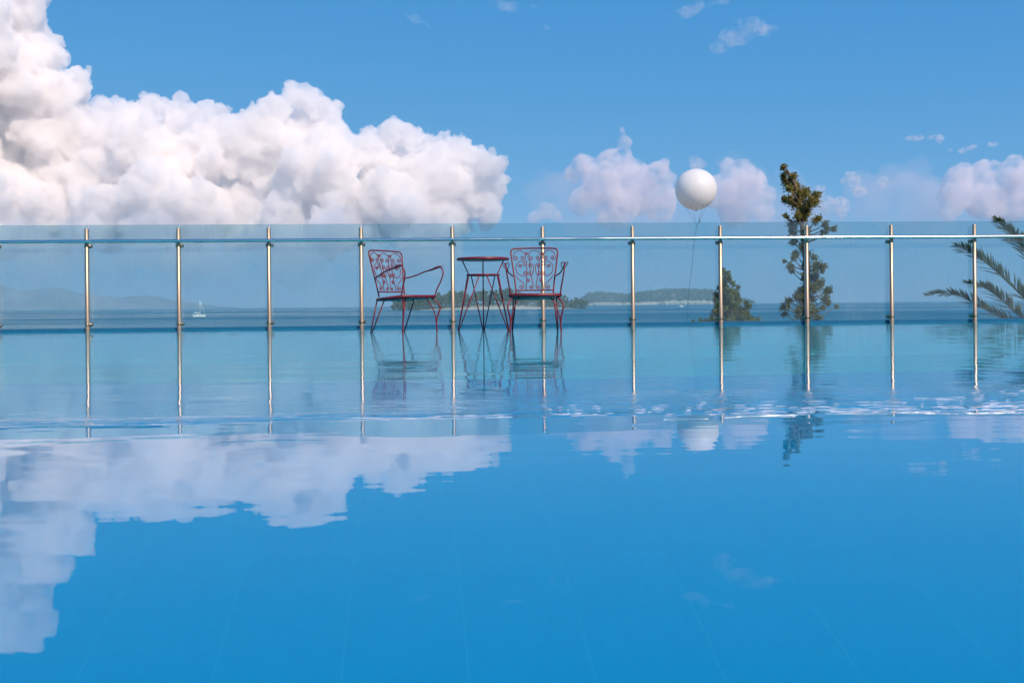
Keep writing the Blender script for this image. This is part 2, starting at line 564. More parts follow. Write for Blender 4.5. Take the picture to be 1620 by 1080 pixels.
BW_T, BW_B, BH = 0.255, 0.195, 0.455     # half widths and height of the backrest frame
def back_curves():
    """curves of the scrollwork in the plane of the backrest (x, y), y from 0 to BH"""
    cs = []
    # top row: three arches with curled ends
    for cx, w in ((-0.158, 0.066), (0.0, 0.066), (0.158, 0.066)):
        ytop, r = 0.437, 0.028
        ysp = 0.345
        arch = [(cx + w * math.cos(a), ysp + 0.022 + (ytop - ysp - 0.022) * math.sin(a)) for a in [math.pi * k / 14 for k in range(15)]]
        right = spiral(cx + w - r, ysp + 0.012, r, 0.25, 1.5, -1)
        left = [(2 * cx - x, y) for x, y in right]
        cs.append(left[::-1] + arch[::-1][1:-1] + right)
    # middle row: C scrolls opening to the middle, one on each side, and a smaller inner pair
    for s in (-1, 1):
        r = 0.026
        up = spiral(s * 0.105, 0.288, r, math.pi / 2, 1.4, s * 1)
        lo = spiral(s * 0.098, 0.187, r, -math.pi / 2, 1.4, -s * 1)
        mid = [(s * 0.150, 0.318), (s * 0.188, 0.285), (s * 0.196, 0.236), (s * 0.180, 0.186), (s * 0.140, 0.160)]
        cs.append(up[::-1] + [tuple(p)[:2] for p in smooth_path([(x, y, 0) for x, y in mid], 5)] + lo)
        up = spiral(s * 0.040, 0.268, 0.022, math.pi * 0.5, 1.3, -s)
        lo = spiral(s * 0.050, 0.186, 0.022, -math.pi * 0.5, 1.3, s)
        mid = [(s * 0.020, 0.289), (s * 0.010, 0.262), (s * 0.012, 0.225), (s * 0.018, 0.190), (s * 0.030, 0.166)]
        cs.append(up[::-1] + [tuple(p)[:2] for p in smooth_path([(x, y, 0) for x, y in mid], 5)] + lo)
        # bottom row: S from the side of the frame, curled at the foot
        lo = spiral(s * 0.140, 0.040, 0.026, math.pi if s > 0 else 0, 1.4, s)
        mid = [(s * 0.196, 0.165), (s * 0.170, 0.120), (s * 0.128, 0.085), (s * 0.114, 0.052)]
        cs.append([tuple(p)[:2] for p in smooth_path([(x, y, 0) for x, y in mid], 5)] + lo)
        # lyre strings with curled feet
        lo = spiral(s * 0.036, 0.036, 0.022, math.pi if s > 0 else 0, 1.4, s)
        mid = [(s * 0.052, 0.345), (s * 0.046, 0.225), (s * 0.030, 0.130), (s * 0.016, 0.066)]
        cs.append([tuple(p)[:2] for p in smooth_path([(x, y, 0) for x, y in mid], 5)] + lo)
        # small extra curls filling the corners
        cs.append(spiral(s * 0.150, 0.262, 0.022, 0 if s > 0 else math.pi, 1.5, s) )
        cs.append(spiral(s * 0.072, 0.112, 0.022, -math.pi / 2, 1.5, -s))
        cs.append(spiral(s * 0.079, 0.405, 0.018, -math.pi / 2, 1.4, s))
        cs.append([(s * 0.086, 0.330), (s * 0.080, 0.230), (s * 0.082, 0.130), (s * 0.092, 0.004)])
    return cs

def make_chair(loc, rz, label):
    root = tag(empty('garden_chair', loc, rz), label, 'chair', 'red wrought iron chairs in the pool shallows')
    # chair frame: +Y is the front, z = 0 on the shelf floor; seat slopes a little to the back
    SH, SD = 0.415, 0.43
    yb, yf = -0.21, 0.22
    TILT = R(13)
    zb = SH + 0.012
    def bk(x, y):                                            # backrest plane to chair space
        yy = y + 0.055
        return Vector((x, yb - math.sin(TILT) * yy + 0.03 * (x / 0.25) ** 2, zb + math.cos(TILT) * yy))
    wat = lambda y: BW_B + (BW_T - BW_B) * (y / BH)
    # backrest frame with rounded top corners
    fr = []
    for y in (-0.055, 0.06, 0.16, 0.26, 0.35, 0.40): fr.append((-wat(max(y, 0)), y))
    fr += [(-0.243, 0.437), (-0.215, 0.455), (-0.13, 0.460), (0, 0.462), (0.13, 0.460), (0.215, 0.455), (0.243, 0.437)]
    for y in (0.40, 0.35, 0.26, 0.16, 0.06, -0.055): fr.append((wat(max(y, 0)), y))
    mb = MB()
    mb.tube(smooth_path([bk(x, y) for x, y in fr], 4), 0.0085, 8)
    mb.tube(smooth_path([bk(x, 0.0) for x in (-BW_B, -0.1, 0, 0.1, BW_B)], 3), 0.007, 8)
    back = mb.build('backrest', RED, root)
    for c in back_curves():
        mb = MB()
        mb.tube([bk(x, min(y, 0.456)) for x, y in c], 0.0046, 5)
        mb.build('scroll', RED, back)
    # seat: rolled rim, apron and woven flat straps
    rim = [(-0.20, yb), (0.20, yb), (0.235, yb + 0.10), (0.258, yf - 0.05), (0.235, yf), (-0.235, yf), (-0.258, yf - 0.05), (-0.235, yb + 0.10)]
    zs = lambda y: SH - 0.018 + 0.030 * (y - yb) / SD
    mb = MB()
    mb.tube([(x, y, zs(y)) for x, y in rim], 0.017, 8, closed=True)
    vs = [(x * .98, y * .98, zs(y) + 0.013) for x, y in rim] + [(x * .98, y * .98, zs(y) - 0.013) for x, y in rim]
    mb.add(vs, [tuple(range(8)), tuple(range(15, 7, -1))] + [(i, i + 8, (i + 1) % 8 + 8, (i + 1) % 8) for i in range(8)])
    mb.build('seat', RED, root)
    # arms with front supports
    for s in (-1, 1):
        p0 = bk(s * wat(0.15), 0.15)
        pts = [p0, (s * 0.262, yb + 0.10, 0.655), (s * 0.287, yb + 0.22, 0.695), (s * 0.300, yf - 0.02, 0.738), (s * 0.300, yf + 0.035, 0.735),
               (s * 0.292, yf + 0.070, 0.680), (s * 0.278, yf + 0.050, 0.595), (s * 0.262, yf + 0.002, 0.500), (s * 0.252, yf - 0.02, SH)]
        mb = MB()
        mb.tube(smooth_path(pts, 6), 0.0075, 8)
        arm = mb.build('armrest', RED, root)
        # flat scrolled hand rest on the arm
        mb = MB()
        for e in (-1, 1):
            q = smooth_path([(s * 0.283, yb + 0.20, 0.690), (s * (0.292 + e * 0.022), yf - 0.09, 0.718), (s * (0.298 + e * 0.034), yf - 0.01, 0.744), (s * (0.300 + e * 0.022), yf + 0.040, 0.754), (s * (0.300 + e * 0.006), yf + 0.028, 0.747), (s * (0.300 + e * 0.012), yf + 0.008, 0.742)], 5)
            mb.tube(q, 0.0042, 6)
        mb.build('hand_rest', RED, arm)
    # cabriole front legs
    for s in (-1, 1):
        pts = [(s * 0.225, yf - 0.03, SH - 0.005), (s * 0.262, yf + 0.012, SH - 0.055), (s * 0.281, yf + 0.034, SH - 0.105), (s * 0.268, yf + 0.020, SH - 0.170),
               (s * 0.256, yf + 0.004, SH - 0.235), (s * 0.256, yf + 0.002, 0.10), (s * 0.262, yf + 0.008, 0.004)]
        mb = MB()
        mb.tube(smooth_path(pts, 6), [0.0085] * 36 + [0.011], 8)
        mb.tube(smooth_path([(s * 0.16, yf - 0.05, SH - 0.01), (s * 0.225, yf - 0.01, SH - 0.14), (s * 0.254, yf + 0.003, 0.12), (s * 0.260, yf + 0.006, 0.02)], 6), 0.006, 6)
        mb.lathe([(0.012, 0.0), (0.014, 0.008), (0.009, 0.016)], 10, (s * 0.262, yf + 0.008, 0))
        mb.build('leg', RED, root)
    # hairpin rear legs
    for s in (-1, 1):
        foot = Vector((s * 0.245, yb - 0.075, 0.006))
        mb = MB()
        mb.tube([(s * 0.198, yb - 0.002, zb - 0.01), foot], 0.0075, 8)
        mb.tube([(s * 0.225, yb + 0.13, SH - 0.02), foot + Vector((0, 0.012, 0.0))], 0.0065, 8)
        mb.lathe([(0.012, 0.0), (0.014, 0.008), (0.009, 0.016)], 10, (foot.x, foot.y, 0))
        mb.build('leg', RED, root)
    return root

pR = on_level(847, 524.5, 0.0)
pL = on_level(641, 525.0, 0.0)
pT = on_level(765, 522.3, 0.0)
make_chair((pR.x, pR.y, SHELF_Z), R(176), 'red wrought iron armchair with scrolled back standing in the pool, facing square onto the water')
make_chair((pL.x, pL.y, SHELF_Z), R(180 + 48), 'red wrought iron armchair turned sideways towards the round table in the pool')

def make_table(loc, rz):
    root = tag(empty('bistro_table', loc, rz), 'red round wrought iron table with hairpin legs between the two chairs', 'table')
    TH, RH, FRr, RR = 0.852, 0.663, 0.330, 0.180
    mb = MB()
    mb.lathe([(0.270, TH - 0.028), (0.290, TH - 0.026), (0.293, TH - 0.014), (0.290, TH), (0.280, TH + 0.002), (0.276, TH - 0.004), (0.002, TH - 0.004)], 48)
    mb.build('table_top', RED, root)
    mb = MB()
    mb.tube([(RR * math.cos(a), RR * math.sin(a), RH) for a in [2 * math.pi * i / 40 for i in range(40)]], 0.0095, 8, closed=True)
    mb.build('ring', RED, root)
    for k in range(3):
        a = R(90 + 120 * k)
        dirv = lambda aa, r, z: Vector((r * math.cos(aa), r * math.sin(aa), z))
        foot = dirv(a, FRr, 0.006)
        mb = MB()
        mb.tube([dirv(a, 0.262, TH - 0.03), dirv(a, RR, RH), foot], 0.0068, 8)
        for e in (-1, 1):
            mb.tube([dirv(a + e * R(48), RR, RH), foot], 0.0062, 8)
        mb.lathe([(0.012, 0.0), (0.014, 0.008), (0.009, 0.016)], 10, (foot.x, foot.y, 0))
        mb.build('leg', RED, root)
make_table((pT.x, pT.y, SHELF_Z), R(-2))

# ------------------------------------------------------------------ sparkle of light on the ripple front, modelled as white flecks
SPARKLE = pbr('white_sparkle_fleck', (0.80, 0.82, 0.83), (0.86, 0.87, 0.88), 60, 0.5)
mb = MB()
def fleck(u, v, lu, wv):
    c = on_level(u, v, 0)
    l, w = lu, wv
    k = 9
    top, bot = [], []
    ph = random.random() * 6
    for i in range(k):
        t = i / (k - 1)
        x = c.x + (t - .5) * l
        yo = c.y + 0.25 * w * math.sin(ph + t * 5) + (t - .5) * random.uniform(-.1, .1) * l
        ww = w * math.sin(math.pi * t) ** 0.7 * random.uniform(.5, 1) + 0.0004
        top.append((x, yo + ww / 2, 0.0004)); bot.append((x, yo - ww / 2, 0.0004))
    vs = top + bot + [((a[0] + b_[0]) / 2, (a[1] + b_[1]) / 2, 0.0004 + 0.0006 * math.sin(math.pi * (i + .5) / k)) for i, (a, b_) in enumerate(zip(top, bot))]
    fs = []
    for i in range(k - 1):
        fs.append((i, i + 1, 2 * k + i + 1, 2 * k + i)[::-1])
        fs.append((2 * k + i, 2 * k + i + 1, k + i + 1, k + i)[::-1])
    mb.add(vs, fs)
for i in range(115):
    t = random.random() ** 0.62
    u = 1150 + 480 * t
    base = 655 - 0.009 * (u - 1150)
    v = base - abs(random.gauss(0, 11)) * (0.5 + 0.7 * t) - (9 if random.random() < .1 else 0)
    fleck(u, v, random.uniform(.010, .06), random.uniform(.003, .016))
for u0, u1, v in ((1420, 1635, 652.5), (880, 960, 656), (690, 805, 657.5), (560, 700, 662)):
    n = int((u1 - u0) / 11)
    for i in range(n):
        fleck(u0 + (u1 - u0) * (i + random.random()) / n, v + random.gauss(0, 1.1), random.uniform(.015, .06), random.uniform(.002, .010))
for i in range(34):
    fleck(random.uniform(860, 1150), random.gauss(650, 5), random.uniform(.008, .03), random.uniform(.002, .010))
tag(mb.build('sparkle', SPARKLE), 'white sparkle flecks strung along the ripple across the pool', 'sparkle', kind='stuff')

# ------------------------------------------------------------------ balloon
BY = 44.0
bc = at(1101, 299.5, BY)
brad = 32.7 / F_PX * (bc - CAM).dot(_f)
broot = tag(empty('balloon', bc), 'big round white balloon floating on a thin dark cord', 'balloon')
bm = bmesh.new()
bmesh.ops.create_uvsphere(bm, u_segments=48, v_segments=32, radius=brad)
for v in bm.verts:
    t = max(0.0, -v.co.z / brad)
    v.co.z *= 0.985 + 0.02 * t ** 4
me = bpy.data.meshes.new('envelope'); bm.to_mesh(me); bm.free()
link('envelope', me, BALLOON, broot)
mb = MB(); mb.lathe([(0.10 * brad, -0.985 * brad), (0.055 * brad, -1.02 * brad), (0.03 * brad, -1.05 * brad), (0.045 * brad, -1.07 * brad)], 16)
mb.build('neck', BALLOON, broot)
knot = at(1102.5, 357, BY) - bc
attach = []
for du, dv in ((1080, 323), (1090, 327), (1108.5, 327), (1116, 324)):
    p = at(du, dv, BY) - bc
    rest = brad ** 2 - p.x ** 2 - p.z ** 2
    attach.append(Vector((p.x, -math.sqrt(max(rest, 0.0)), p.z)) * 0.99)
for p in attach:
    mb = MB(); mb.tube([p, p * 0.5 + knot * 0.5 + Vector((0, 0, -.02)), knot], 0.0045, 5)
    mb.build('rigging_line', STRING, broot)
    mb = MB(); mb.tube([p * 0.985, p * 1.012], 0.016, 8)
    mb.build('tie_patch', STRING, broot)
tp_ = at(1107, 347, BY) - bc
mb = MB(); mb.tube([tp_, tp_ + Vector((0, 0, -0.16))], 0.018, 6); mb.build('clip', STRING, broot)
mb = MB()
ground = slope_z(BY)
cpts = [bc + knot, at(1098, 385, BY), at(1094.5, 425, BY), at(1090, 458, BY), at(1088, 505, BY)]
last = Vector((cpts[-1].x, BY, ground - 0.3))
mb.tube([p - bc for p in smooth_path(cpts + [last], 6)], 0.0085, 5)
mb.build('tether', STRING, broot)

# ------------------------------------------------------------------ foliage tools
def shred(cl, n, seed, spread=0.85, keep=0.62):
    """each clump into several smaller uneven ones"""
    g = random.Random(seed)
    out = []
    for x, y, z, r in cl:
        for _ in range(n):
            a, b_, c = g.gauss(0, 1), g.gauss(0, 1), g.gauss(0, 1)
            l = math.sqrt(a * a + b_ * b_ + c * c) + 1e-6
            d_ = r * spread * g.random() ** .5
            out.append((x + a / l * d_, y + b_ / l * d_, z + c / l * d_, r * keep * g.uniform(.45, 1.0)))
    return np.array(out)

def sprays(cl, twigs, per, size, seed, up=0.35, aspect=0.4, reach=1.15):
    """feathery branchlets radiating from each clump, set with small leaf blades"""
    g = np.random.default_rng(seed)
    cl = np.asarray(cl, dtype=float)
    w = np.clip(cl[:, 3] / cl[:, 3].mean(), .35, 2.0) ** 1.6
    cnt = np.maximum(4, twigs * w).astype(int)
    cen = np.repeat(cl[:, :3], cnt, axis=0); rad = np.repeat(cl[:, 3], cnt)
    m = len(cen)
    d = g.normal(size=(m, 3)); d[:, 2] += up; d /= np.linalg.norm(d, axis=1)[:, None]
    st = cen + g.normal(size=(m, 3)) * (rad * .28)[:, None]
    ln = rad * reach * (0.35 + 0.75 * g.random(m))
    t = np.tile(np.linspace(.08, 1, per), m)
    D = np.repeat(d, per, axis=0); n = len(D)
    p = np.repeat(st, per, axis=0) + D * (np.repeat(ln, per) * t)[:, None]
    p[:, 2] -= np.repeat(ln, per) * .12 * t ** 2
    p += g.normal(size=(n, 3)) * size * .22
    ax = D * .8 + g.normal(size=(n, 3)) * .6; ax /= np.linalg.norm(ax, axis=1)[:, None]
    sd_ = np.cross(ax, g.normal(size=(n, 3))); sd_ /= np.linalg.norm(sd_, axis=1)[:, None]
    L_ = size * (1.1 - .5 * t) * (0.7 + 0.6 * g.random(n)); W_ = L_ * aspect
    a = p - ax * (L_ * .5)[:, None]; c = p + ax * (L_ * .5)[:, None]
    b_ = p + sd_ * (W_ * .5)[:, None]; e = p - sd_ * (W_ * .5)[:, None]
    return np.stack([a, b_, c, e], axis=1).reshape(-1, 3), np.arange(4 * n).reshape(-1, 4)

def leaf_cloud(cl, per, size, flat=0.35, seed=1, aspect=0.45, shell=0.35, droop=0.0):
    """cl: (n,4) clumps x y z r; small leaf blades spread through each clump's volume"""
    g = np.random.default_rng(seed)
    cl = np.asarray(cl, dtype=float)
    w = np.clip(cl[:, 3] / cl[:, 3].mean(), .3, 2.5) ** 2
    cnt = np.maximum(6, (per * w)).astype(int)
    cen = np.repeat(cl[:, :3], cnt, axis=0)
    rad = np.repeat(cl[:, 3], cnt)
    n = len(cen)
    d = g.normal(size=(n, 3)); d /= np.linalg.norm(d, axis=1)[:, None]
    rr = rad * (shell + (1 - shell) * g.random(n) ** 0.6) * (0.75 + 0.45 * g.random(n))
    p = cen + d * rr[:, None]
    ax = d + g.normal(size=(n, 3)) * 0.55
    ax[:, 2] -= droop
    ax /= np.linalg.norm(ax, axis=1)[:, None]
    sd_ = np.cross(ax, g.normal(size=(n, 3))); sd_ /= np.linalg.norm(sd_, axis=1)[:, None]
    L_ = size * (0.6 + 0.9 * g.random(n))
    W_ = L_ * aspect * (0.7 + 0.6 * g.random(n))
    a = p - ax * (L_ * .5)[:, None]
    b_ = p + sd_ * (W_ * .5)[:, None]
    c = p + ax * (L_ * .5)[:, None]
    e = p - sd_ * (W_ * .5)[:, None]
    nrm = np.cross(ax, sd_)
    b_ = b_ + nrm * (W_ * flat)[:, None]; e = e + nrm * (W_ * flat)[:, None]
    V = np.stack([a, b_, c, e], axis=1).reshape(-1, 3)
    F_ = np.arange(4 * n).reshape(-1, 4)
    return V, F_

CYP = leaf_mat('cypress_foliage', [(0.12, 0.13, 0.026), (0.19, 0.19, 0.040), (0.28, 0.23, 0.05), (0.09, 0.12, 0.028), (0.34, 0.23, 0.06)], 0.2)
CONE = pbr('dry_cypress_cones', (0.20, 0.10, 0.04), (0.30, 0.16, 0.06), 9, 0.8)
PINE = leaf_mat('small_conifer_foliage', [(0.12, 0.17, 0.04), (0.19, 0.22, 0.06), (0.27, 0.26, 0.08), (0.09, 0.13, 0.035)], 0.2)
PALM = leaf_mat('palm_leaflets', [(0.06, 0.11, 0.026), (0.11, 0.17, 0.04), (0.19, 0.23, 0.06), (0.32, 0.29, 0.09)], 0.3, 0.4)
FROND_STALK = pbr('palm_rachis', (0.20, 0.16, 0.05), (0.28, 0.20, 0.07), 8, 0.6)

def world_clumps(lst, Y, u0, v0, k, depth, seed):
    g = random.Random(seed)
    out = []
    for X_, Y_, r_ in lst:
        yy = Y + g.uniform(-depth, depth)
        p = at(u0 + X_ / k, v0 + Y_ / k, Y)
        s = (p - CAM).dot(_f) / F_PX
        out.append((p.x, yy, p.z, r_ / k * s))
    return out

# tall wind-bent cypress
TY = 30.0
cy_px = [(128,50,16),(124,62,12),(135,112,22),(150,128,18),(195,112,26),(175,150,36),(130,200,22),(150,190,20),(215,180,42),(240,230,46),(285,210,34),(300,240,25),
 (120,262,22),(145,262,24),(165,275,22),(200,285,42),(265,285,46),(300,280,26),(230,335,46),(285,335,36),(148,366,20),(190,368,26),(250,385,40),(310,388,20),(325,400,20),
 (355,428,24),(400,458,20),(415,465,12),(345,472,12),(370,450,16),(212,418,36),(200,462,28),(240,475,32),(215,525,28),(240,560,28),(205,608,26),(160,638,18),(150,650,12),(175,685,24),(200,712,18),
 (292,605,26),(300,630,20),(235,740,14),(238,765,14),(300,690,40),(340,690,22),(350,715,14),(318,755,40),(240,790,18),(360,795,32),(300,825,38),(392,838,26),(408,850,14),(230,838,28),(200,875,32),(150,905,26),(130,945,22),(120,940,14),(155,990,18),(185,960,28),
 (250,890,36),(300,895,42),(350,895,30),(420,918,20),(445,938,12),(372,945,16),(265,965,44),(305,1010,24),(240,1025,30),(290,960,36),(190,1000,20),
 (270,1060,50),(200,1080,45),(330,1090,45),(260,1140,60),(180,1170,50),(340,1180,55),(270,1230,60),(200,1260,55),(330,1280,55),(260,1330,60)]
cyroot = tag(empty('cypress_tree', (at(1276, 505, TY).x, TY, slope_z(TY))), 'tall ragged wind-bent cypress with bare gaps rising above the glass fence', 'tree')
base = Vector(cyroot.location)
cl = np.array(world_clumps(cy_px, TY, 1210, 250, 4.0, 0.45, 5))
cl[:, :3] -= np.array(base)
tk = [(150, 90, 12), (165, 125, 16), (185, 165, 20), (205, 220, 22), (222, 270, 22), (232, 360, 24), (250, 500, 18), (258, 600, 16), (262, 680, 16), (262, 760, 16)]
ck = np.array(world_clumps(tk, TY, 1210, 250, 4.0, 0.2, 15)); ck[:, :3] -= np.array(base)
V, F_ = sprays(np.vstack([cl, ck]), 58, 9, 0.085, 3, 0.3, 0.42, 1.25)
link('crown', np_mesh('crown', V, F_), CYP, cyroot, False)
trunk_px = [(265, 1330), (262, 1000), (268, 830), (262, 640), (245, 520), (235, 400), (225, 280), (190, 170), (150, 90), (128, 52)]
tpts = [at(1210 + a / 4, 250 + b_ / 4, TY) - base for a, b_ in trunk_px]
tpts = [Vector((tpts[0].x, 0, -0.2))] + tpts
mb = MB()
tp2 = smooth_path(tpts, 5)
mb.tube(tp2, [0.15 * (1 - i / (len(tp2) - 1)) + 0.012 for i in range(len(tp2))], 8)
g = random.Random(4)
for c in cl[::1]:
    z = c[2] - g.uniform(.15, .45)
    q = min(tp2, key=lambda p: abs(p.z - z))
    e = Vector(c[:3])
    if (e - q).length > 0.12:
        mb.tube([q, q * .5 + e * .5 + Vector((0, 0, -.05)), e], [0.028, 0.018, 0.006], 5)
mb.build('trunk', BARK, cyroot)
mb = MB()
for c in cl:
    for _ in range(g.randint(1, 4)):
        dd = Vector((g.gauss(0, 1), g.gauss(0, 1), g.gauss(0, 1))).normalized() * c[3] * g.uniform(.6, 1.0)
        q = Vector(c[:3]) + dd
        r_ = g.uniform(.012, .022)
        mb.lathe([(r_ * .4, -r_), (r_, -r_ * .3), (r_, r_ * .4), (r_ * .4, r_)], 6, q)
o = mb.build('cones', CONE, cyroot); o['kind'] = 'stuff'

# small conical conifer, its skirt spreading at kerb height
CY2 = 27.0
g = random.Random(9)
con_px = []
for i in range(26):
    t = i / 25
    v = 428 + 84 * t
    half = 3 + 34 * t ** 1.25
    n = 2 + int(7 * t)
    for j in range(n):
        a = (j + g.random()) / n * 2 - 1
        u = 1148 + 6 * t + a * half * (1.0 if a < 0 else 1.25) + g.uniform(-2, 2)
        con_px.append((u, v + 0.16 * abs(a) * half * t + g.uniform(-2, 2), 3.0 + 4.0 * t * (1 - .4 * abs(a))))
for i in range(26):
    con_px.append((g.uniform(1098, 1210), g.uniform(511, 540), g.uniform(6, 11)))
con_px += [(1098, 508, 3), (1104, 507, 3.5), (1112, 508.5, 3), (1128, 504, 4), (1200, 507, 4), (1190, 503, 5), (1178, 498, 5)]
croot = tag(empty('conifer', (at(1150, 505, CY2).x, CY2, slope_z(CY2))), 'small cone-shaped conifer with spreading skirt just behind the pool kerb', 'tree')
base = Vector(croot.location)
cl = np.array(world_clumps(con_px, CY2, 0, 0, 1.0, 0.35, 6))
cl[:, :3] -= np.array(base)
V, F_ = sprays(cl, 34, 8, 0.075, 8, 0.15, 0.34, 1.2)
link('crown', np_mesh('crown', V, F_), PINE, croot, False)
mb = MB()
tt = at(1147, 432, CY2) - base
mb.tube([(0, 0, -.3), (0, 0, tt.z * .5), (tt.x, 0, tt.z)], [0.13, 0.08, 0.012], 8)
for c in cl[::2]:
    e = Vector(c[:3]); q = Vector((tt.x * e.z / tt.z, 0, e.z + 0.05))
    if (e - q).length > .1: mb.tube([q, e], [0.015, 0.005], 4)
mb.build('trunk', BARK, croot)

# palm: crown below the pool edge level, fronds arching up into view
PLY = 24.0
crown = at(1690, 552, PLY)
proot = tag(empty('palm_tree', (crown.x, PLY, slope_z(PLY))), 'date palm with spiky feathered fronds arching up behind the glass fence', 'palm')
base = Vector(proot.location)
cz = crown - base
mb = MB()
tr_pts = [(0.15 * math.sin(i * .5), 0, cz.z * i / 14 - (0.3 if i == 0 else 0)) for i in range(15)]
mb.tube(tr_pts, [0.26 + 0.03 * (i % 2) - 0.004 * i for i in range(15)], 12)
mb.build('trunk', BARK, proot)
def frond(pts, seed, lmax=0.42, n=120):
    g = random.Random(seed)
    path = smooth_path(pts, 10)
    k = len(path)
    mb = MB()
    mb.tube(path, [0.026 * (1 - i / (k - 1)) + 0.004 for i in range(k)], 6, mi=1)
    side_ref = Vector((0, 1, 0))
    for s in (-1, 1):
        for i in range(n):
            t = 0.10 + 0.90 * (i + g.random() * .7) / n
            x = t * (k - 1); i0 = min(int(x), k - 2); fr_ = x - i0
            p = path[i0].lerp(path[i0 + 1], fr_)
            tan = (path[i0 + 1] - path[i0]).normalized()
            side = tan.cross(Vector((0, -1, 0))) if abs(tan.y) < .9 else tan.cross(Vector((1, 0, 0)))
            side.normalize()
            bin_ = tan.cross(side).normalized()
            ln = lmax * (0.35 + 0.65 * math.sin(math.pi * min(1, 0.12 + 0.86 * t)) ** .8) * g.uniform(.8, 1.12)
            if t > .93: ln *= .7
            # leaflets leave in a V, raked towards the tip
            dirv = (tan * 0.92 + side * (0.42 + g.uniform(-.12, .12)) + bin_ * s * (0.62 + g.uniform(-.1, .1))) if s else tan
            if g.random() < .28: dirv = tan * 0.9 - side * g.uniform(.1, .45) + bin_ * s * .6
            dirv.normalize()
            tip = p + dirv * ln + Vector((0, 0, -0.05 * ln))
            wv = dirv.cross(side); wv.normalize(); wv *= 0.026
            m_ = p.lerp(tip, .45) + side * 0.006
            mb.add([p - wv * .5, p + wv * .5, m_ + wv, m_ - wv, tip], [(0, 1, 2, 3), (3, 2, 4)])
    return mb
fr_px = [
    [(1690, 552), (1655, 470), (1626, 405), (1600, 372), (1573, 346)],
    [(1690, 552), (1655, 508), (1618, 466), (1572, 422), (1542, 400), (1517, 387)],
    [(1690, 552), (1650, 530), (1612, 503), (1578, 474), (1548, 455), (1515, 447)],
    [(1690, 552), (1645, 530), (1600, 508), (1562, 490), (1525, 470), (1495, 464), (1466, 466)],
    [(1690, 552), (1668, 460), (1655, 405), (1632, 380), (1602, 374)],
    [(1690, 552), (1700, 450), (1712, 380), (1735, 330)],
    [(1690, 552), (1740, 470), (1790, 420), (1840, 400)],
    [(1690, 552), (1740, 520), (1800, 490), (1860, 495)],
    [(1690, 552), (1640, 560), (1590, 560), (1540, 575)],
    [(1690, 552), (1740, 560), (1800, 575), (1840, 610)],
]
for i, pp in enumerate(fr_px):
    dy = [0, 0.2, -.3, .1, .5, .6, .2, -.4, -.6, .3][i]
    pts = [at(u, v, PLY) - base + Vector((0, dy * j / (len(pp) - 1), 0)) for j, (u, v) in enumerate(pp)]
    frond(pts, i, 0.46 if i != 1 else 0.52).build('frond', [PALM, FROND_STALK], proot, False)

# ------------------------------------------------------------------ islands and far shore
def heightfield(name, xs, ys, hf, mat, kind='structure'):
    nx, ny = len(xs), len(ys)
    V = [(x, y, hf(x, y)) for y in ys for x in xs]
    Fq = [(j * nx + i, j * nx + i + 1, (j + 1) * nx + i + 1, (j + 1) * nx + i) for j in range(ny - 1) for i in range(nx - 1)]
    return tag(link(name, np_mesh(name, V, Fq), mat), kind=kind)

# near islet with countable trees
D1 = 1550.0
a1, b1 = at(610, 490, D1).x, at(934, 488, D1).x
def h1(x, y):
    t = (x - a1) / (b1 - a1)
    e = max(0.0, 1 - ((t - .5) / .5) ** 2) ** .5
    d_ = max(0.0, 1 - ((y - D1 - 60) / 60) ** 2)
    return SEA_Z - 1.2 + (2.4 + 7.5 * max(0, math.sin(math.pi * min(1, max(0, (t - .12) / .9)))) ** 1.2) * e * d_ ** .45 + 0.25 * math.sin(x * .35) * math.sin(x * .13 + y)
islet = heightfield('island', np.linspace(a1 - 3, b1 + 3, 110), np.linspace(D1 - 1, D1 + 121, 26), h1, ROCK)
ISL = leaf_mat('islet_tree_foliage', [(0.085, 0.14, 0.032), (0.14, 0.20, 0.045), (0.21, 0.24, 0.065), (0.065, 0.11, 0.03)], 0.15)
protos = []
for k in range(6):
    g = random.Random(40 + k)
    ht = 1.0
    cls = []
    if k % 3 != 2:
        for i in range(16):
            a = g.uniform(0, 6.28); rr = g.uniform(0, .34); z = g.uniform(.38, .92)
            rr *= math.sqrt(max(.1, 1 - ((z - .58) / .42) ** 2))
            cls.append((rr * math.cos(a), rr * math.sin(a), z, g.uniform(.09, .16)))
    else:
        for i in range(16):
            z = g.uniform(.25, .97); rr = .26 * (1.02 - z) * g.uniform(.3, 1.1); a = g.uniform(0, 6.28)
            cls.append((rr * math.cos(a), rr * math.sin(a), z, .05 + .09 * (1 - z)))
    V, F_ = leaf_cloud(np.array(cls), 34, 0.085, seed=60 + k, aspect=.75)
    cm = np_mesh('crown', V, F_); cm.materials.append(ISL)
    mb = MB(); mb.tube([(0, 0, -.08), (.01, 0, .4), (0, .01, .8)], [.028, .02, .006], 6)
    for i in range(5):
        c = cls[i]
        mb.tube([(0, 0, max(.2, c[2] - .2)), c[:3]], [.012, .004], 4)
    tm = mb.mesh('trunk'); tm.materials.append(BARK)
    protos.append((cm, tm))
g = random.Random(77)
prof = [(625, 474), (640, 470), (660, 474), (680, 468), (700, 463), (722, 460), (745, 463), (770, 458), (790, 456), (805, 458), (825, 461), (845, 464), (865, 467), (885, 466), (900, 470), (915, 468), (928, 474)]
def top_v(u):
    for (u0, v0), (u1, v1) in zip(prof, prof[1:]):
        if u0 <= u <= u1: return v0 + (v1 - v0) * (u - u0) / (u1 - u0)
    return 475
